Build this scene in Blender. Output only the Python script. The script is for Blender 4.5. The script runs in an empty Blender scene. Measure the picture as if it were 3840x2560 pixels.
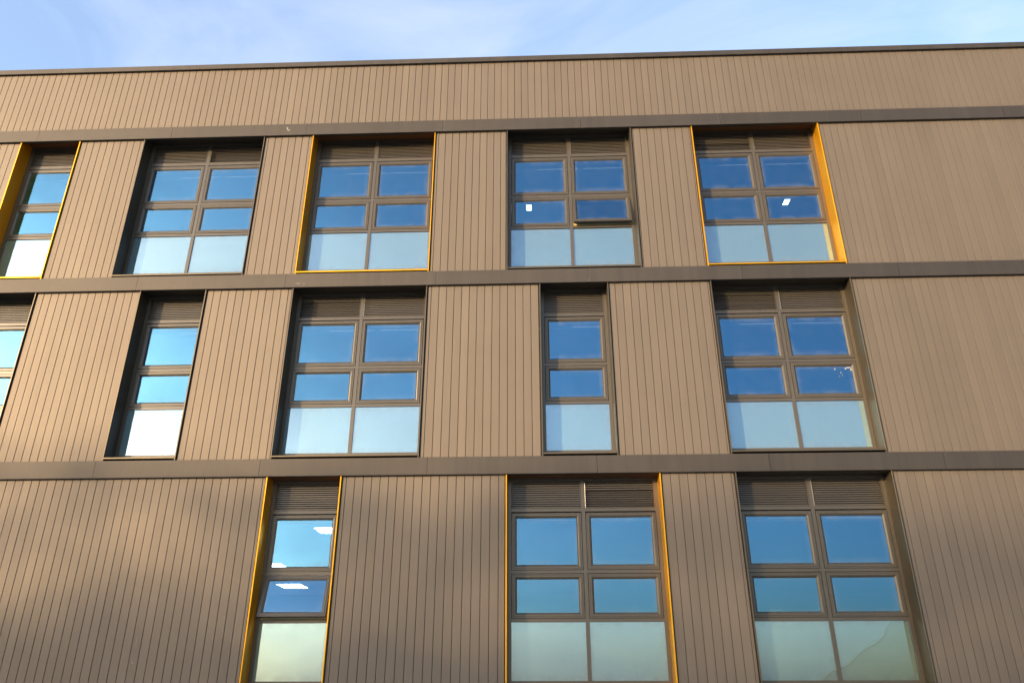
import bpy, math, random
from mathutils import Matrix, Vector
random.seed(7)
C = bpy.context.scene.collection
R = math.radians
CZ = 1.6            # eye height above the ground; the facade plane is y = 0
D = 13.36           # metres from the camera to the facade
S = bpy.context.scene

# ------------------------------------------------------------ camera
cd = bpy.data.cameras.new("camera"); cam = bpy.data.objects.new("camera", cd); C.objects.link(cam)
cd.sensor_fit = 'HORIZONTAL'; cd.sensor_width = 36.0; cd.lens = 27.235
cd.clip_start = 0.1; cd.clip_end = 2000
rt = Vector((0.99934681, 0.03611919, -0.00116797)); up = Vector((0.01622697, -0.4196209, 0.9075544)); fw = Vector((-0.03229003, 0.90698054, 0.41993291))
m = Matrix(((rt.x, up.x, -fw.x, 0), (rt.y, up.y, -fw.y, -D), (rt.z, up.z, -fw.z, CZ), (0, 0, 0, 1)))
cam.matrix_world = m
S.camera = cam

# ------------------------------------------------------------ sky and sun
SUN_AZ, SUN_EL = 44.0, 10.5      # sun stands left of the facade's normal, behind the camera
az = R(SUN_AZ); el = R(SUN_EL)
to_sun = Vector((-math.sin(az) * math.cos(el), -math.cos(az) * math.cos(el), math.sin(el)))
w = bpy.data.worlds.new("World"); S.world = w; w.use_nodes = True
nt = w.node_tree; nt.nodes.clear()
out = nt.nodes.new('ShaderNodeOutputWorld'); bg = nt.nodes.new('ShaderNodeBackground')
sky = nt.nodes.new('ShaderNodeTexSky'); sky.sky_type = 'NISHITA'; sky.sun_disc = False
sky.sun_elevation = el; sky.sun_rotation = math.atan2(to_sun.x, to_sun.y)
sky.altitude = 50; sky.air_density = 1.0; sky.dust_density = 3.6; sky.ozone_density = 2.2
tc = nt.nodes.new('ShaderNodeTexCoord'); mp = nt.nodes.new('ShaderNodeMapping'); mp.inputs['Scale'].default_value = (1.0, 1.6, 2.6)
mp.inputs['Rotation'].default_value = (0.3, 0.2, 0.5)
nz = nt.nodes.new('ShaderNodeTexNoise'); nz.inputs['Scale'].default_value = 2.6; nz.inputs['Detail'].default_value = 7; nz.inputs['Roughness'].default_value = 0.55
nz.inputs['Distortion'].default_value = 0.6
rp = nt.nodes.new('ShaderNodeMapRange'); rp.inputs['From Min'].default_value = 0.42; rp.inputs['From Max'].default_value = 0.75
rp.inputs['To Min'].default_value = 0.12; rp.inputs['To Max'].default_value = 0.60
mx = nt.nodes.new('ShaderNodeMix'); mx.data_type = 'RGBA'; mx.blend_type = 'MIX'
nt.links.new(tc.outputs['Generated'], mp.inputs['Vector']); nt.links.new(mp.outputs['Vector'], nz.inputs['Vector'])
nt.links.new(nz.outputs['Fac'], rp.inputs['Value']); nt.links.new(rp.outputs['Result'], mx.inputs['Factor'])
nt.links.new(sky.outputs['Color'], mx.inputs['A'])
mx.inputs['B'].default_value = (1.55, 1.75, 2.15, 1)     # thin high cloud
tn = nt.nodes.new('ShaderNodeMix'); tn.data_type = 'RGBA'; tn.blend_type = 'MULTIPLY'; tn.inputs['Factor'].default_value = 1.0; tn.inputs['B'].default_value = (1.0, .965, .965, 1)
nt.links.new(mx.outputs['Result'], tn.inputs['A']); nt.links.new(tn.outputs['Result'], bg.inputs['Color']); nt.links.new(bg.outputs['Background'], out.inputs['Surface'])
bg.inputs['Strength'].default_value = 0.15
sd = bpy.data.lights.new("sun", 'SUN'); sun = bpy.data.objects.new("sun", sd); C.objects.link(sun)
sd.energy = 2.0; sd.angle = R(0.9); sd.color = (1.0, 0.70, 0.40)
sun.rotation_euler = to_sun.to_track_quat('Z', 'Y').to_euler(); sun.location = (-20, -20, 15)

S.view_settings.view_transform = 'Standard'; S.view_settings.look = 'None'
S.view_settings.gamma = 1.0; S.view_settings.use_curve_mapping = False
S.view_settings.exposure = 2.13

# ------------------------------------------------------------ helpers
class MB:
    def __init__(s): s.v = []; s.f = []
    def box(s, x0, x1, y0, y1, z0, z1):
        n = len(s.v)
        s.v += [(x0,y0,z0),(x1,y0,z0),(x1,y1,z0),(x0,y1,z0),(x0,y0,z1),(x1,y0,z1),(x1,y1,z1),(x0,y1,z1)]
        s.f += [(n,n+3,n+2,n+1),(n+4,n+5,n+6,n+7),(n,n+1,n+5,n+4),(n+1,n+2,n+6,n+5),(n+2,n+3,n+7,n+6),(n+3,n,n+4,n+7)]
    def prism_x(s, x0, x1, pts):            # pts = (y, z), anticlockwise seen from -x
        n = len(s.v); k = len(pts)
        s.v += [(x0, y, z) for y, z in pts] + [(x1, y, z) for y, z in pts]
        s.f += [tuple(range(n, n+k)), tuple(range(n+2*k-1, n+k-1, -1))]
        for i in range(k):
            j = (i+1) % k; s.f.append((n+j, n+i, n+k+i, n+k+j))
    def prism_z(s, z0, z1, pts):            # pts = (x, y), anticlockwise seen from above
        n = len(s.v); k = len(pts)
        s.v += [(x, y, z0) for x, y in pts] + [(x, y, z1) for x, y in pts]
        s.f += [tuple(range(n+k-1, n-1, -1)), tuple(range(n+k, n+2*k))]
        for i in range(k):
            j = (i+1) % k; s.f.append((n+i, n+j, n+k+j, n+k+i))
    def ring(s, x0, x1, z0, z1, prof):      # mitred rectangular frame; prof = closed loop of (inset, y)
        n = len(s.v); k = len(prof)
        for q in range(4):
            for a, y in prof:
                s.v.append(((x0+a) if q in (0, 3) else (x1-a), y, (z0+a) if q in (0, 1) else (z1-a)))
        for q in range(4):
            r = (q+1) % 4
            for i in range(k):
                j = (i+1) % k
                s.f.append((n+q*k+i, n+r*k+i, n+r*k+j, n+q*k+j))
    def mesh(s, name, mat):
        me = bpy.data.meshes.new(name); me.from_pydata(s.v, [], s.f); me.update()
        me.materials.append(mat); return me
def link(name, me, parent=None, loc=None):
    o = bpy.data.objects.new(name, me); C.objects.link(o)
    if parent: o.parent = parent
    if loc: o.location = loc
    return o
def part(name, mb, mat, parent, label=None, kind=None):
    o = link(name, mb.mesh(name, mat), parent)
    if label: o['label'] = label
    if kind: o['kind'] = kind
    return o
def thing(name, label, cat, loc=(0, 0, 0), group=None):
    o = bpy.data.objects.new(name, None); C.objects.link(o); o.location = loc
    o.empty_display_size = .2
    o['label'] = label; o['category'] = cat
    if group: o['group'] = group
    return o
def bevel(me, wd, seg=1):
    import bmesh
    b = bmesh.new(); b.from_mesh(me)
    bmesh.ops.recalc_face_normals(b, faces=b.faces)
    bmesh.ops.bevel(b, geom=[e for e in b.edges if e.is_manifold and e.calc_face_angle(0) > .6], offset=wd, segments=seg, affect='EDGES', profile=.6)
    b.to_mesh(me); b.free()

# ------------------------------------------------------------ materials
def N(nt, t, **k):
    n = nt.nodes.new(t)
    for a, b in k.items():
        if a in n.inputs: n.inputs[a].default_value = b
        else: setattr(n, a, b)
    return n
def paint(name, col, rough=.45, metal=0.0, spec=.5, var=.06, rand=.04, bump=.05, streak=.05, dirt=.0, coat=0.0):
    mt = bpy.data.materials.new(name); mt.use_nodes = True; t = mt.node_tree; L = t.links
    p = t.nodes['Principled BSDF']
    tc = N(t, 'ShaderNodeTexCoord'); geo = N(t, 'ShaderNodeNewGeometry'); oi = N(t, 'ShaderNodeObjectInfo')
    n1 = N(t, 'ShaderNodeTexNoise', Scale=0.9, Detail=4.0)                       # soft, large
    L.new(geo.outputs['Position'], n1.inputs['Vector'])
    mp = N(t, 'ShaderNodeMapping'); mp.inputs['Scale'].default_value = (9, 9, .35)
    L.new(geo.outputs['Position'], mp.inputs['Vector'])
    n2 = N(t, 'ShaderNodeTexNoise', Scale=1.0, Detail=5.0, Roughness=.6)         # rain streaks running down
    L.new(mp.outputs['Vector'], n2.inputs['Vector'])
    n3 = N(t, 'ShaderNodeTexNoise', Scale=260.0, Detail=2.0)
    L.new(geo.outputs['Position'], n3.inputs['Vector'])
    def term(src, amp):
        r = N(t, 'ShaderNodeMapRange'); r.inputs['From Min'].default_value = .25; r.inputs['From Max'].default_value = .75
        r.inputs['To Min'].default_value = 1-amp; r.inputs['To Max'].default_value = 1+amp
        L.new(src, r.inputs['Value']); return r.outputs['Result']
    a = N(t, 'ShaderNodeMath', operation='MULTIPLY'); L.new(term(n1.outputs['Fac'], var), a.inputs[0]); L.new(term(n2.outputs['Fac'], streak), a.inputs[1])
    rr = N(t, 'ShaderNodeMapRange'); rr.inputs['To Min'].default_value = 1-rand; rr.inputs['To Max'].default_value = 1+rand
    L.new(oi.outputs['Random'], rr.inputs['Value'])
    b = N(t, 'ShaderNodeMath', operation='MULTIPLY'); L.new(a.outputs[0], b.inputs[0]); L.new(rr.outputs['Result'], b.inputs[1])
    vm = N(t, 'ShaderNodeVectorMath', operation='SCALE'); vm.inputs[0].default_value = col; L.new(b.outputs[0], vm.inputs['Scale'])
    L.new(vm.outputs['Vector'], p.inputs['Base Color'])
    r2 = N(t, 'ShaderNodeMapRange'); r2.inputs['To Min'].default_value = rough-.07; r2.inputs['To Max'].default_value = rough+.07
    L.new(n2.outputs['Fac'], r2.inputs['Value']); L.new(r2.outputs['Result'], p.inputs['Roughness'])
    p.inputs['Metallic'].default_value = metal; p.inputs['Specular IOR Level'].default_value = spec
    p.inputs['Coat Weight'].default_value = coat; p.inputs['Coat Roughness'].default_value = .25
    if bump:
        bp = N(t, 'ShaderNodeBump', Strength=bump, Distance=.002); L.new(n3.outputs['Fac'], bp.inputs['Height'])
        n4 = N(t, 'ShaderNodeTexNoise', Scale=1.7, Detail=2.0); L.new(geo.outputs['Position'], n4.inputs['Vector'])
        bp2 = N(t, 'ShaderNodeBump', Strength=.25, Distance=.02); L.new(n4.outputs['Fac'], bp2.inputs['Height'])
        L.new(bp.outputs['Normal'], bp2.inputs['Normal']); L.new(bp2.outputs['Normal'], p.inputs['Normal'])
    return mt
M = {}
M['plank'] = paint('bronze_cladding_paint', (.122, .100, .076), rough=.62, metal=.45, rand=.05, streak=.07, var=.05)
M['band'] = paint('umber_fascia_paint', (.056, .050, .043), rough=.6, metal=.7, rand=.05, streak=.13, var=.06)
M['frame'] = paint('grey_brown_frame_paint', (.058, .050, .036), rough=.34, metal=.1, rand=.02, streak=.05, var=.05, bump=.02)
M['reveal'] = paint('grey_brown_reveal_paint', (.085, .070, .048), rough=.42, metal=.7, rand=.02, bump=.03)
M['yellow'] = paint('golden_yellow_paint', (.60, .285, .007), rough=.42, metal=.75, rand=.02, streak=.03, var=.03, bump=.03)
M['soffit'] = paint('shaded_yellow_soffit', (.085, .036, .008), rough=.5, bump=0)  # head lining of the yellow windows, its shade put into the colour
M['dark'] = paint('black_membrane', (.012, .011, .010), rough=.8, bump=0)
M['roof'] = paint('grey_roofing', (.12, .12, .12), rough=.9, bump=0)
M['plinth'] = paint('dark_concrete', (.16, .15, .14), rough=.9, bump=.2)
M['inner'] = paint('white_inner_frame', (.36, .29, .11), rough=.5, bump=0)
M['ceil'] = paint('white_ceiling_board', (.55, .55, .56), rough=.9, bump=0, var=.02, streak=.02)
M['room'] = paint('pale_room_wall', (.30, .31, .34), rough=.9, bump=0)
M['trimw'] = paint('white_ceiling_trim', (.85, .86, .86), rough=.6, bump=0)
M['ground'] = paint('grey_paving', (.34, .33, .31), rough=.9, bump=.1, var=.15)
M['neigh'] = paint('buff_brick', (.25, .19, .15), rough=.9, bump=.1)
M['green'] = paint('sage_green_board', (.56, .60, .36), rough=.5, bump=0, var=.06, streak=.02)
M['film'] = paint('white_frosted_film', (.58, .73, .73), rough=.7, bump=0, var=.04, streak=.03, rand=.02)
def glass(name, refl, tint, fac, facg, wav=.10, rough=0.0, dust=.14, amb=.02):
    mt = bpy.data.materials.new(name); mt.use_nodes = True; t = mt.node_tree; L = t.links; t.nodes.clear()
    o = N(t, 'ShaderNodeOutputMaterial'); g = N(t, 'ShaderNodeBsdfGlossy'); tr = N(t, 'ShaderNodeBsdfTransparent'); mxx = N(t, 'ShaderNodeMixShader')
    g.inputs['Color'].default_value = (*refl, 1); g.inputs['Roughness'].default_value = rough; tr.inputs['Color'].default_value = (*tint, 1)
    lw = N(t, 'ShaderNodeLayerWeight', Blend=.25)
    mr = N(t, 'ShaderNodeMapRange'); mr.inputs['To Min'].default_value = fac; mr.inputs['To Max'].default_value = facg
    L.new(lw.outputs['Fresnel'], mr.inputs['Value']); L.new(mr.outputs['Result'], mxx.inputs['Fac'])
    geo = N(t, 'ShaderNodeNewGeometry'); oi = N(t, 'ShaderNodeObjectInfo')
    ad = N(t, 'ShaderNodeVectorMath', operation='ADD'); L.new(geo.outputs['Position'], ad.inputs[0]); L.new(oi.outputs['Random'], ad.inputs[1])
    n = N(t, 'ShaderNodeTexNoise', Scale=1.1, Detail=1.0); L.new(ad.outputs['Vector'], n.inputs['Vector'])
    bp = N(t, 'ShaderNodeBump', Strength=wav, Distance=.02); L.new(n.outputs['Fac'], bp.inputs['Height']); L.new(bp.outputs['Normal'], g.inputs['Normal'])
    L.new(tr.outputs[0], mxx.inputs[1]); L.new(g.outputs[0], mxx.inputs[2])
    # grime gathered along the pane's edges, broken up by noise, and a faint overall film of dust
    tc = N(t, 'ShaderNodeTexCoord'); sp = N(t, 'ShaderNodeSeparateXYZ'); L.new(tc.outputs['Generated'], sp.inputs[0])
    def edge(sock, k):
        a = N(t, 'ShaderNodeMath', operation='SUBTRACT'); L.new(sock, a.inputs[0]); a.inputs[1].default_value = .5
        b = N(t, 'ShaderNodeMath', operation='ABSOLUTE'); L.new(a.outputs[0], b.inputs[0])
        c = N(t, 'ShaderNodeMapRange'); c.interpolation_type = 'SMOOTHSTEP'; c.inputs['From Min'].default_value = k; c.inputs['From Max'].default_value = .5
        L.new(b.outputs[0], c.inputs['Value']); return c.outputs['Result']
    e = N(t, 'ShaderNodeMath', operation='MAXIMUM'); L.new(edge(sp.outputs['X'], .40), e.inputs[0]); L.new(edge(sp.outputs['Z'], .34), e.inputs[1])
    n2 = N(t, 'ShaderNodeTexNoise', Scale=4.0, Detail=8.0, Roughness=.65); L.new(ad.outputs['Vector'], n2.inputs['Vector'])
    n3 = N(t, 'ShaderNodeMapRange'); n3.inputs['From Min'].default_value = .35; n3.inputs['From Max'].default_value = .75; L.new(n2.outputs['Fac'], n3.inputs['Value'])
    m1 = N(t, 'ShaderNodeMath', operation='MULTIPLY'); L.new(e.outputs[0], m1.inputs[0]); L.new(n3.outputs['Result'], m1.inputs[1])
    m2 = N(t, 'ShaderNodeMath', operation='MULTIPLY_ADD'); L.new(m1.outputs[0], m2.inputs[0]); m2.inputs[1].default_value = dust
    m4 = N(t, 'ShaderNodeMath', operation='MULTIPLY'); L.new(n3.outputs['Result'], m4.inputs[0]); m4.inputs[1].default_value = amb
    L.new(m4.outputs[0], m2.inputs[2])
    df = N(t, 'ShaderNodeBsdfDiffuse', Color=(.30, .31, .31, 1)); m3 = N(t, 'ShaderNodeMixShader')
    L.new(m2.outputs[0], m3.inputs['Fac']); L.new(mxx.outputs[0], m3.inputs[1]); L.new(df.outputs[0], m3.inputs[2])
    L.new(m3.outputs[0], o.inputs['Surface'])
    return mt
M['glass'] = glass('blue_solar_glass', (.105, .28, .44), (.68, .80, .92), .40, .9)
M['glassf'] = glass('clear_spandrel_glass', (.31, .46, .58), (.82, .87, .87), .30, .9)
def emit(name, col, st):
    mt = bpy.data.materials.new(name); mt.use_nodes = True; t = mt.node_tree; t.nodes.clear()
    o = N(t, 'ShaderNodeOutputMaterial'); e = N(t, 'ShaderNodeEmission', Color=(*col, 1), Strength=st); t.links.new(e.outputs[0], o.inputs['Surface']); return mt
M['light'] = emit('ceiling_light_diffuser', (1, .95, .86), 16.0)
M['light2'] = emit('downlight_lens', (1, .93, .78), 7.0)

# ------------------------------------------------------------ dimensions (heights below are above the ground)
ROWS = [ # window datum, top and bottom of the fascia band above / below, soffit, sill top
    dict(zw=10.727, btop=11.524, bbot=11.212, low=7.727, soff=11.33, sill=7.790),
    dict(zw=6.849, btop=7.727, bbot=7.412, low=3.923, soff=7.455, sill=3.990),
    dict(zw=3.006, btop=3.923, bbot=3.602, low=.125, soff=3.608, sill=.190)]
for r in ROWS:
    for k in r: r[k] += CZ
BANDS = [(11.212+CZ, 11.524+CZ), (7.412+CZ, 7.727+CZ), (3.602+CZ, 3.923+CZ), (-.195+CZ, .125+CZ)]
COP = (13.195+CZ, 13.332+CZ)
PXL, PXR = -15.2, 13.9                 # ends of the facade
# (row, left edge, right edge, colour, label)
WINS = [
 (0, -11.350, -10.004, 'y', 'narrow window with yellow reveals at the left end of the top storey'),
 (0, -8.572, -5.884, 'd', 'double window with dark reveals, second from left on the top storey'),
 (0, -4.827, -2.132, 'y', 'double window with thin yellow edge, third from left on the top storey'),
 (0, -.584, 2.095, 'd', 'double window on the top storey with one lower sash tilted open'),
 (0, 3.384, 6.090, 'y', 'double window with broad sunlit yellow reveal, top right'),
 (1, -11.355, -10.008, 'd', 'narrow window cut off by the left edge on the middle storey'),
 (1, -7.896, -6.552, 'd', 'narrow dark-framed window on the middle storey at left'),
 (1, -4.822, -2.143, 'd', 'double dark-framed window on the middle storey left of centre'),
 (1, .060, 1.410, 'd', 'narrow dark-framed window on the middle storey right of centre'),
 (1, 3.386, 6.092, 'd', 'double dark-framed window on the middle storey at right'),
 (2, -4.840, -3.495, 'y', 'narrow yellow-edged window on the lower storey with its lower sash wide open'),
 (2, -.588, 2.118, 'y', 'double yellow-edged window on the lower storey at centre'),
 (2, 3.407, 6.105, 'd', 'double dark-framed window on the lower storey with peeling film inside its lower panes'),
]
YF = .305      # face of the fixed window frame

bld = thing('office_building', 'bronze clad office building with dark bands and rows of blue glazed windows', 'building', (0, 0, 0))

# ------------------------------------------------------------ ground
g = MB(); g.box(-600, 600, -600, 600, -.5, 0)
gr = link('ground', g.mesh('ground', M['ground'])); gr['kind'] = 'structure'

# ------------------------------------------------------------ carcass of the building
wl = MB()
top = COP[0] - .02
def openings(r): return sorted([(w[1], w[2]) for w in WINS if w[0] == r])
for ri, r in enumerate(ROWS):
    x = PXL
    for a, b in openings(ri) + [(PXR, None)]:
        x1 = a - .004 if b is not None else PXR
        wl.box(x, x1, .0105, .40, r['low']-.2, r['bbot']+.155)
        if b is not None: x = b + .004
for bi, (b0, b1) in enumerate(BANDS):
    hi = {0: top, 1: b1-.05, 2: b1-.05, 3: b1-.05}[bi]
    lo = ROWS[bi]['soff']+.025 if bi < 3 else b0
    if bi == 0: wl.box(PXL, PXR, .0110, .4005, ROWS[0]['soff']+.025, top)
    else: wl.box(PXL, PXR, .0110, .4005, min(lo, hi-.1), hi)
part('wall', wl, M['dark'], bld)
pl = MB(); pl.box(PXL, PXR, .03, .45, 0, BANDS[3][0]-.005); part('plinth', pl, M['plinth'], bld)
rf = MB(); rf.box(PXL+.01, PXR-.01, .41, 14.0, top-.9, top-.5); part('roof', rf, M['roof'], bld)
sw = MB(); sw.box(PXL, PXL+.3, .41, 14.3, 0, top); sw.box(PXR-.3, PXR, .41, 14.3, 0, top); sw.box(PXL+.301, PXR-.301, 14.0, 14.3, 0, top)
part('outer_wall', sw, M['plank'], bld)

# rooms behind the glass
for ri, r in enumerate(ROWS):
    zc = r['zw'] - .106
    cb = MB(); cb.box(PXL+.31, PXR-.31, .62, 13.9, zc, zc+.04)
    part('ceiling', cb, M['ceil'], bld)
    ct = MB(); ct.box(PXL+.31, PXR-.31, .595, .618, zc-.034, zc-.006); part('ceiling_trim', ct, M['trimw'], bld)
    fl = MB(); fl.box(PXL+.31, PXR-.31, .41, 13.9, r['low']-.25, r['low']-.05); part('floor_slab', fl, M['room'], bld)
    bw = MB(); bw.box(PXL+.31, PXR-.31, 11.0, 11.1, r['low']-.04, zc-.005)
    for xx in (-9.4, -5.3, -1.4, 2.75, 7.2):
        bw.box(xx-.05, xx+.05, .64, 10.99, r['low']-.04, zc-.006)
    if ri == 2: bw = MB(); bw.box(PXL+.31, PXR-.31, 11.0, 11.1, r['low']-.04, zc-.005); bw.box(2.7, 2.8, .64, 10.99, r['low']-.04, zc-.006)
    part('partition_wall', bw, M['room'], bld)

# ------------------------------------------------------------ cladding planks
PITCH, X0 = .15, .040
def plank_mesh(wd, h):
    b = MB(); hw = wd/2; c = .0025
    b.prism_z(0, h, [(-hw, .026), (-hw, c), (-hw+c, 0), (hw-c, 0), (hw, c), (hw, .026)])
    return b
cache = {}
def add_plank(x0, x1, z0, z1):
    wd = x1-x0-.009
    key = (round(wd, 3), round(z1-z0, 3))
    if key not in cache: cache[key] = plank_mesh(wd, z1-z0).mesh('plank', M['plank'])
    o = link('plank', cache[key], bld, ((x0+x1)/2, random.uniform(-.0006, .0006), z0))
    o.rotation_euler = (random.uniform(-.0004, .0004), 0, random.gauss(0, .0035))
    return o
rest = MB()
def rest_plank(x0, x1, z0, z1):
    b = plank_mesh(x1-x0-.009, z1-z0); n = len(rest.v); mx_ = (x0+x1)/2
    rest.v += [(x+mx_, y, z+z0) for x, y, z in b.v]; rest.f += [tuple(i+n for i in f) for f in b.f]
def spans(a, b):
    out = []; k = math.ceil((a-X0)/PITCH - 1e-6); x = a
    j = X0+k*PITCH
    while j < b:
        if j-x > .02: out.append((x, j)); x = j
        j += PITCH
    if b-x > .02: out.append((x, b))
    return out
cands = []
for ri, r in enumerate(ROWS):
    z0, z1 = r['low']-.03, r['bbot']+.04
    x = PXL
    for a, b in openings(ri) + [(PXR, PXR)]:
        for s in spans(x, a - (.014 if b != a else 0)): cands.append((*s, z0, z1, ri))
        x = b + .018
vis = {0: (-12.0, 10.5), 1: (-11.0, 9.6), 2: (-9.9, 8.4)}
npl = 0
for x0, x1, z0, z1, ri in cands:
    if vis[ri][0] < x0 < vis[ri][1]: add_plank(x0, x1, z0, z1); npl += 1
    else: rest_plank(x0, x1, z0, z1)
par = spans(PXL, PXR)
left_n = 300-npl
order = sorted(range(len(par)), key=lambda i: abs((par[i][0]+par[i][1])/2+1.0))
keep = set(order[:left_n])
for i, (x0, x1) in enumerate(par):
    z0, z1 = BANDS[0][1]-.03, COP[0]+.05
    if i in keep: add_plank(x0, x1, z0, z1)
    else: rest_plank(x0, x1, z0, z1)
part('plank', rest, M['plank'], bld, kind='stuff')

# ------------------------------------------------------------ fascia bands and coping
SEAM = -1.98
for bi, (z0, z1) in enumerate(BANDS):
    x = PXL
    k = math.ceil((PXL-SEAM)/3.0); js = []
    while SEAM+3*k < PXR: js.append(SEAM+3*k); k += 1
    for j in js + [PXR]:
        b = MB(); f = -.060
        b.prism_x(x+.0025, j-.0025, [(f+.004, z0), (f, z0+.004), (f, z0+.010), (f+.003, z0+.014), (f+.003, z1-.004), (f+.008, z1), (.02, z1+.004), (.02, z0)][::-1])
        o = part('fascia_panel', b, M['band'], bld)
        x = j
x = PXL; js = [-1.915+3*k for k in range(-4, 6)]
for j in [q for q in js if PXL < q < PXR] + [PXR]:
    b = MB(); f = -.056; z0, z1 = COP
    b.prism_x(x+.002, j-.002, [(f+.004, z0), (f, z0+.004), (f, z1-.006), (f+.006, z1), (.45, z1+.03), (.45, z1-.3), (.43, z1-.3), (.43, z1-.06), (-.01, z1-.06), (-.01, z0)][::-1])
    part('coping', b, M['band'], bld); x = j

# ------------------------------------------------------------ windows
def louvre(x0, x1, z0, z1, open_from=None):
    b = MB(); n = 12; p = (z1-z0-.02)/n
    b.ring(x0, x1, z0, z1, [(0, YF+.001), (.012, YF-.004), (.016, YF-.004), (.016, YF+.06), (0, YF+.06)])
    for i in range(n):
        z = z0+.012+i*p; o = YF+.004
        lip = .019 if not (open_from and open_from[0] <= i < open_from[1]) else .0075
        tilt = random.uniform(-.001, .001)
        if lip > .01:
            b.prism_x(x0+.014, x1-.014, [(o, z+tilt), (o+.001, z+lip), (o+.013, z+lip+.006), (o+.014, z+lip+.003), (o+.004, z+.002)][::-1])
        else:
            b.prism_x(x0+.014, x1-.014, [(o, z+tilt), (o+.001, z+lip), (o+.010, z+lip+.004), (o+.010, z+.002)][::-1])
    return b
SASH = [(0, YF-.004), (.003, YF-.010), (.020, YF-.010), (.023, YF-.006), (.027, YF-.006), (.030, YF-.012), (.052, YF-.012),
        (.056, YF-.006), (.066, YF-.003), (.085, YF+.016), (.085, YF+.032), (.078, YF+.050), (0, YF+.050)]
def build_sash(win, x0, x1, z0, z1, ang=0.0):
    """sash and its pane; ang tilts both about the top edge, foot outwards"""
    s = MB(); h = z1-z0; wd = x1-x0
    s.ring(0, wd, -h, 0, [(a, y-YF) for a, y in SASH])
    so = part('sash', s, M['frame'], win); so.location = (x0, YF, z1)
    gmb = MB(); gmb.box(.080, wd-.080, .018, .030, -h+.080, -.080)
    go = part('pane', gmb, M['glass'], win); go.location = (x0, YF, z1)
    gk = MB(); gk.ring(.0775, wd-.0775, -h+.0775, -.0775, [(0, .014), (.010, .016), (.010, .0178), (0, .0178)])
    gko = part('gasket', gk, M['dark'], win); gko.location = (x0, YF, z1)
    for o in (so, go, gko): o.rotation_euler = (-ang, 0, 0)
    go.rotation_euler = (-ang+random.gauss(0, .003), 0, random.gauss(0, .003))
    if ang:
        so['label'] = 'sash pushed open at its foot'
        iv = MB(); iv.ring(x0+.002, x1-.002, z0+.001, z1-.002, [(0, YF+.006), (.040, YF+.010), (.040, YF+.11), (0, YF+.11)])
        part('inner_frame', iv, M['inner'], win, label='tan inner frame seen under the open sash')
        for xx in (x0+.02, x1-.026):
            st = MB(); L_ = h*.5
            st.prism_x(xx, xx+.006, [(YF+.05, z1-h*.55), (YF+.05, z1-h*.55+.02), (YF-math.sin(ang)*h*.92, z0+.10), (YF-math.sin(ang)*h*.92, z0+.08)][::-1])
            part('stay', st, M['dark'], win)
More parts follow.
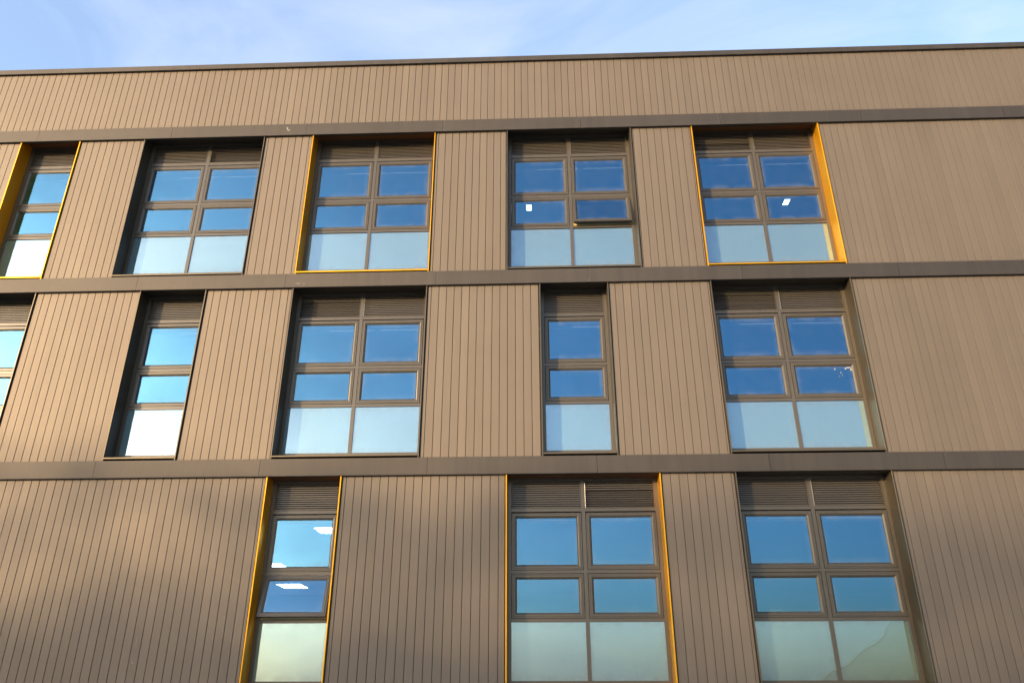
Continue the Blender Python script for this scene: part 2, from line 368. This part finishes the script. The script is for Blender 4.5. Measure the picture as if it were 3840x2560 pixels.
for wi, (ri, XL, XR, colr, lab) in enumerate(WINS):
    r = ROWS[ri]; Z = r['zw']; dbl = XR-XL > 2; c = (XL+XR)/2
    f = MB(); fx0, fx1 = XL+.022, XR-.022; fb = r['sill']-.02; ft = r['soff']-.001
    y0, y1 = YF, YF+.07
    f.box(fx0, XL+.085, y0, y1, fb, ft); f.box(XR-.085, fx1, y0, y1, fb, ft)
    cols = [(XL+.085, c-.033), (c+.033, XR-.085)] if dbl else [(XL+.085, XR-.085)]
    if dbl: f.box(c-.033, c+.033, y0-.003, y1, fb, ft)
    for a, b in cols:
        f.box(a, b, y0, y1, Z+.555, ft-.0)
        f.box(a, b, y0, y1, Z+.008, Z+.062)
        f.box(a, b, y0, y1, Z-1.043, Z-.990)
        f.box(a, b, y0, y1, Z-1.826, Z-1.770)
        f.box(a, b, y0, y1, fb, Z-2.722)
    bevel_me = f.mesh('window', M['frame']); 
    win = link('window', bevel_me, bld); win['label'] = lab
    # jamb, head and sill linings
    mcol = M['yellow'] if colr == 'y' else M['reveal']
    yl = 'yellow painted jamb lining' if colr == 'y' else None
    for a, b in ((XL, XL+.021), (XR-.021, XR)):
        j = MB(); j.box(a, b, -.034, YF-.0, r['low']-.0+.006, r['bbot']-.006 if False else r['soff'])
        j2 = j.mesh('jamb_lining', mcol); bevel(j2, .0025); o = link('jamb_lining', j2, win)
        if yl: o['label'] = yl
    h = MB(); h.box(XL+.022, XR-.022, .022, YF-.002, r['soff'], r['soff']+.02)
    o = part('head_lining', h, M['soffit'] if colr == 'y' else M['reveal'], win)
    s = MB(); st = r['sill']
    s.prism_x(XL+.022, XR-.022, [(-.040, st-.026), (-.040, st-.002), (-.037, st), (YF-.001, st+.016), (YF-.001, st-.004), (-.034, st-.020), (-.034, st-.026)][::-1])
    part('sill', s, mcol, win, label='yellow painted sill' if colr == 'y' else None)
    for ci, (a, b) in enumerate(cols):
        nb = None
        if (wi, ci) in ((7, 0), (9, 0)): nb = (0, 9)
        elif (wi, ci) in ((1, 1), (11, 1)): nb = (0, 8)
        elif wi == 4 and ci == 0: nb = (0, 5)
        part('louvre', louvre(a+.001, b-.001, Z+.0635, Z+.554, nb), M['frame'], win)
        bk = MB(); bk.box(a-.01, b+.01, YF+.071, YF+.075, Z+.06, Z+.56); part('louvre_backing', bk, M['dark'], win)
        op1 = R(10) if (wi == 3 and ci == 1) else (R(15.5) if wi == 10 else 0)
        build_sash(win, a+.008, b-.008, Z-.986, Z+.002-.018, 0)
        build_sash(win, a+.008, b-.008, Z-1.766, Z-1.052, op1)
        # fixed lower light: clear outer pane with a frosted film behind it
        gp = MB(); gp.box(a, b, YF+.016, YF+.024, Z-2.722, Z-1.826)
        part('pane', gp, M['glassf'], win, label='lower pane backed with frosted film')
        za, zb = Z-2.722, Z-1.826
        fm = MB()
        if wi == 12:
            bd = MB(); bd.box(a, b, YF+.062, YF+.069, za, zb)
            part('backing_board', bd, M['green'], win, label='sage green board behind the peeled film')
            W_ = b-a; H_ = zb-za
            if ci == 1:
                edge = [(0, .215), (.07, .27), (.16, .33), (.26, .43), (.36, .53), (.46, .61), (.56, .69), (.63, .77), (.68, .87), (.735, .96), (.76, 1.0)]
                edge = [(u, v) for u, v in edge]
                up_ = True
            else:
                edge = [(.81, 0), (.85, .07), (.90, .125), (.95, .165), (1.0, .19)]
                up_ = False
            n = len(edge); yF = YF+.036
            def pt(u, v, y): return (a+u*W_, y, za+v*H_)
            if up_:      # film covers the upper left of the edge
                poly = [pt(u, v, yF) for u, v in edge] + [pt(0, 1, yF)]
            else:
                poly = [pt(0, 0, yF)] + [pt(u, v, yF) for u, v in edge] + [pt(1, 1, yF), pt(0, 1, yF)]
            k = len(poly)
            fm.v = poly + [(x, y+.0015, z) for x, y, z in poly]
            fm.f = [tuple(range(k)), tuple(range(2*k-1, k-1, -1))] + [((i+1) % k, i, k+i, k+(i+1) % k) for i in range(k)]
            part('film', fm, M['film'], win, label='frosted film peeling off at one corner')
            # the curled lip along the peeling edge
            cu = MB(); rows_ = []
            for i, (u, v) in enumerate(edge):
                e0 = edge[max(i-1, 0)]; e1 = edge[min(i+1, n-1)]
                tx, tz = (e1[0]-e0[0])*W_, (e1[1]-e0[1])*H_; l = math.hypot(tx, tz); nx, nz_ = tz/l, -tx/l
                wdt = (.028+.022*math.sin(i*1.3)) if up_ else .018
                px, py, pz = pt(u, v, yF)
                rows_.append([(px, yF+.0005, pz), (px+nx*wdt*.55, yF-.010, pz+nz_*wdt*.55), (px+nx*wdt, yF-.004, pz+nz_*wdt), (px+nx*wdt*.9, yF+.006, pz+nz_*wdt*.9)])
            for rw in rows_: cu.v += rw
            for i in range(n-1):
                for q in range(3): cu.f.append((i*4+q, i*4+q+1, i*4+4+q+1, i*4+4+q))
            part('film_curl', cu, M['green'], win)
        else:
            fm.box(a-.02, b+.02, YF+.028, YF+.0295, za-.015, zb+.015)
            part('film', fm, M['film'], win)
            bd = MB(); bd.box(a, b, YF+.062, YF+.069, za, zb); part('backing_board', bd, M['green'], win)

# ------------------------------------------------------------ droppings, scuffs and stains that the photograph shows
M['scuff'] = paint('pale_scuff', (.20, .18, .15), rough=.9, bump=0)
M['drop'] = paint('white_dropping', (.26, .27, .27), rough=.9, bump=0)
def blob(x, z, y, rx, rz, rot, mat, parent, name):
    b = MB(); n = 11; pts = []
    for i in range(n):
        a = 2*math.pi*i/n; k = random.uniform(.65, 1.15)
        px, pz = rx*k*math.cos(a), rz*k*math.sin(a)
        pts.append((x+px*math.cos(rot)-pz*math.sin(rot), z+px*math.sin(rot)+pz*math.cos(rot)))
    b.v = [(px, y, pz) for px, pz in pts] + [(px, y+.0012, pz) for px, pz in pts]
    b.f = [tuple(range(n)), tuple(range(2*n-1, n-1, -1))] + [((i+1) % n, i, n+i, n+(i+1) % n) for i in range(n)]
    return part(name, b, mat, parent)
for x, z, y, rx, rz, rot in ((1.145, 13.059, -.0022, .045, .005, .6), (-6.645, .872, -.0022, .006, .10, .12), (-6.647, .559, -.0022, .012, .014, 0),
                             (-5.405, 11.40, -.0585, .018, .050, .2), (-5.37, 11.35, -.0585, .030, .016, .1), (-4.72, 7.50, -.0585, .05, .008, .1), (-4.60, 7.49, -.0585, .03, .006, .3),
                             (1.03, 7.45, -.0585, .003, .035, 0), (.13, 9.70, YF-.004, .012, .010, .4)):
    blob(x, z+CZ, y, rx, rz, rot, M['scuff'], bld, 'scuff_mark')
pw = [o for o in bld.children if o.name.startswith('window')]
zz = ROWS[1]['zw']
for x, z, rx, rz in ((5.86, -1.17, .05, .012), (5.80, -1.19, .02, .018), (5.90, -1.21, .015, .03), (5.60, -1.20, .014, .018), (5.70, -1.27, .010, .014), (5.72, -1.32, .008, .012), (5.66, -1.345, .010, .008)):
    blob(x, zz+z, YF+.0165, rx, rz, 0, M['drop'], pw[9], 'dropping')

# ------------------------------------------------------------ ceiling lights seen through the glass
def ceiling_light(x, y, z, wx, wy, label, mat, grp=None):
    t = thing('ceiling_light', label, 'ceiling light', (x, y, z), grp)
    fr = MB(); n = 0
    a = .015
    for (p, q, u, v) in ((-wx/2-a, wx/2+a, -wy/2-a, -wy/2), (-wx/2-a, wx/2+a, wy/2, wy/2+a), (-wx/2-a, -wx/2, -wy/2+.0002, wy/2-.0002), (wx/2, wx/2+a, -wy/2+.0002, wy/2-.0002)):
        fr.box(p, q, u, v, -.012, -.001)
    part('frame', fr, M['trimw'], t)
    d = MB(); d.box(-wx/2, wx/2, -wy/2, wy/2, -.008, -.001); part('diffuser', d, mat, t)
zc3 = ROWS[2]['zw']-.106; zc1 = ROWS[0]['zw']-.106
ceiling_light(-3.88, 1.17, zc3, .58, .52, 'square lit ceiling light at the top right of the lower left window', M['light'])
ceiling_light(-6.36, 5.22, zc3, .62, .54, 'lit ceiling light at the lower left of the upper pane of the lower left window', M['light'])
ceiling_light(-6.92, 8.85, zc3, .66, .85, 'lit ceiling light seen through the wide open sash', M['light'])
ceiling_light(-.14, 2.02, zc1, .12, .22, 'small bright ceiling light behind the closed lower sash beside the open one, top storey', M['light2'])
ceiling_light(5.91, 2.02, zc1, .12, .22, 'small bright ceiling light behind the window with the broad yellow reveal', M['light2'])

# ------------------------------------------------------------ building opposite, whose shade covers the foot of the facade
RR = 78.0
nb = thing('neighbouring_building', 'long brick building across the yard with a stepped flat roof', 'building', (0, 0, 0))
dx, dy = -math.sin(az)*RR, -math.cos(az)*RR
prof = [(-30, 1.2), (-2, 1.2), (-1.999, .2), (24, .2)]
b = MB(); n = len(prof); tanel = math.tan(el)
for yy in (0, -9.0):
    b.v += [(x+dx, dy+yy, 0) for x, z in prof] + [(x+dx, dy+yy, z+CZ+RR*tanel) for x, z in prof]
for i in range(n-1):
    b.f += [(i+1, i, n+i, n+i+1), (2*n+i, 2*n+i+1, 3*n+i+1, 3*n+i), (n+i, 3*n+i, 3*n+i+1, n+i+1)]
b.f += [(0, 2*n, 3*n, n), (3*n-1, n-1, 2*n-1, 4*n-1)]
part('wall', b, M['neigh'], nb)
wb = MB()
for i in range(12):
    for k in range(3):
        x = dx-26+i*4.0; z = 1.2+k*3.0
        wb.box(x, x+1.6, dy+.001, dy+.05, z, z+1.5)
part('window', wb, M['glassf'], nb)

# unseen trees added before that building so their crowns thin the low sun
M['leaf'] = paint('olive_leaves', (.07, .09, .03), rough=.7, bump=0); M['bark'] = paint('grey_bark', (.10, .08, .06), rough=.9, bump=.2)
def line(x):
    pts = [(-30, 5.6), (-12, 4.5), (-8, 4.1), (-4, 3.5), (0, 3.2), (5, 3.05), (14, 2.8), (24, 2.6)]
    for (a, za), (b_, zb_) in zip(pts, pts[1:]):
        if a <= x <= b_: return za+(zb_-za)*(x-a)/(b_-a)
    return 3
R2 = 70.0
for i in range(10):
    fx = -22+i*4.6
    tx, ty = fx-math.sin(az)*R2, -math.cos(az)*R2 + random.uniform(-.5, .5)
    topz = line(max(-29, min(23, fx))) + CZ + R2*tanel
    t = thing('added_shade_tree', 'unseen leafy sun filter added before the brick building, %s from the left of its row' % ('first second third fourth fifth sixth seventh eighth ninth tenth'.split()[i]), 'added_shade_tree', (tx, ty, 0), 'unseen trees added before the brick building')
    tb = MB(); k = 8
    segs = [(0, .24), (3.5, .17), (9.0, .11), (topz-.8, .03)]
    for z, rr_ in segs: tb.v += [(rr_*math.cos(2*math.pi*q/k), rr_*math.sin(2*math.pi*q/k), z) for q in range(k)]
    for sgi in range(len(segs)-1):
        for q in range(k): tb.f.append((sgi*k+q, sgi*k+(q+1) % k, sgi*k+k+(q+1) % k, sgi*k+k+q))
    part('trunk', tb, M['bark'], t)
    lb = MB()
    for q in range(1050):
        z = random.uniform(3.6, topz); 
        rad = 4.6*(1 if z < topz-1.6 else math.sqrt(max(0, (topz-z)/1.6)))*math.sqrt(random.random())
        an = random.uniform(0, 6.283); c0 = Vector((rad*math.cos(an), rad*math.sin(an), z))
        u = Vector((random.gauss(0, 1), random.gauss(0, 1), random.gauss(0, 1))).normalized(); v_ = u.orthogonal().normalized(); sz = random.uniform(.19, .30)
        n0 = len(lb.v)
        for a_, b_ in ((-1, 0), (0, -.7), (1, 0), (0, .7)):
            pnt = c0+u*a_*sz*1.3+v_*b_*sz; lb.v.append(tuple(pnt))
        lb.f.append((n0, n0+1, n0+2, n0+3))
    part('crown', lb, M['leaf'], t)
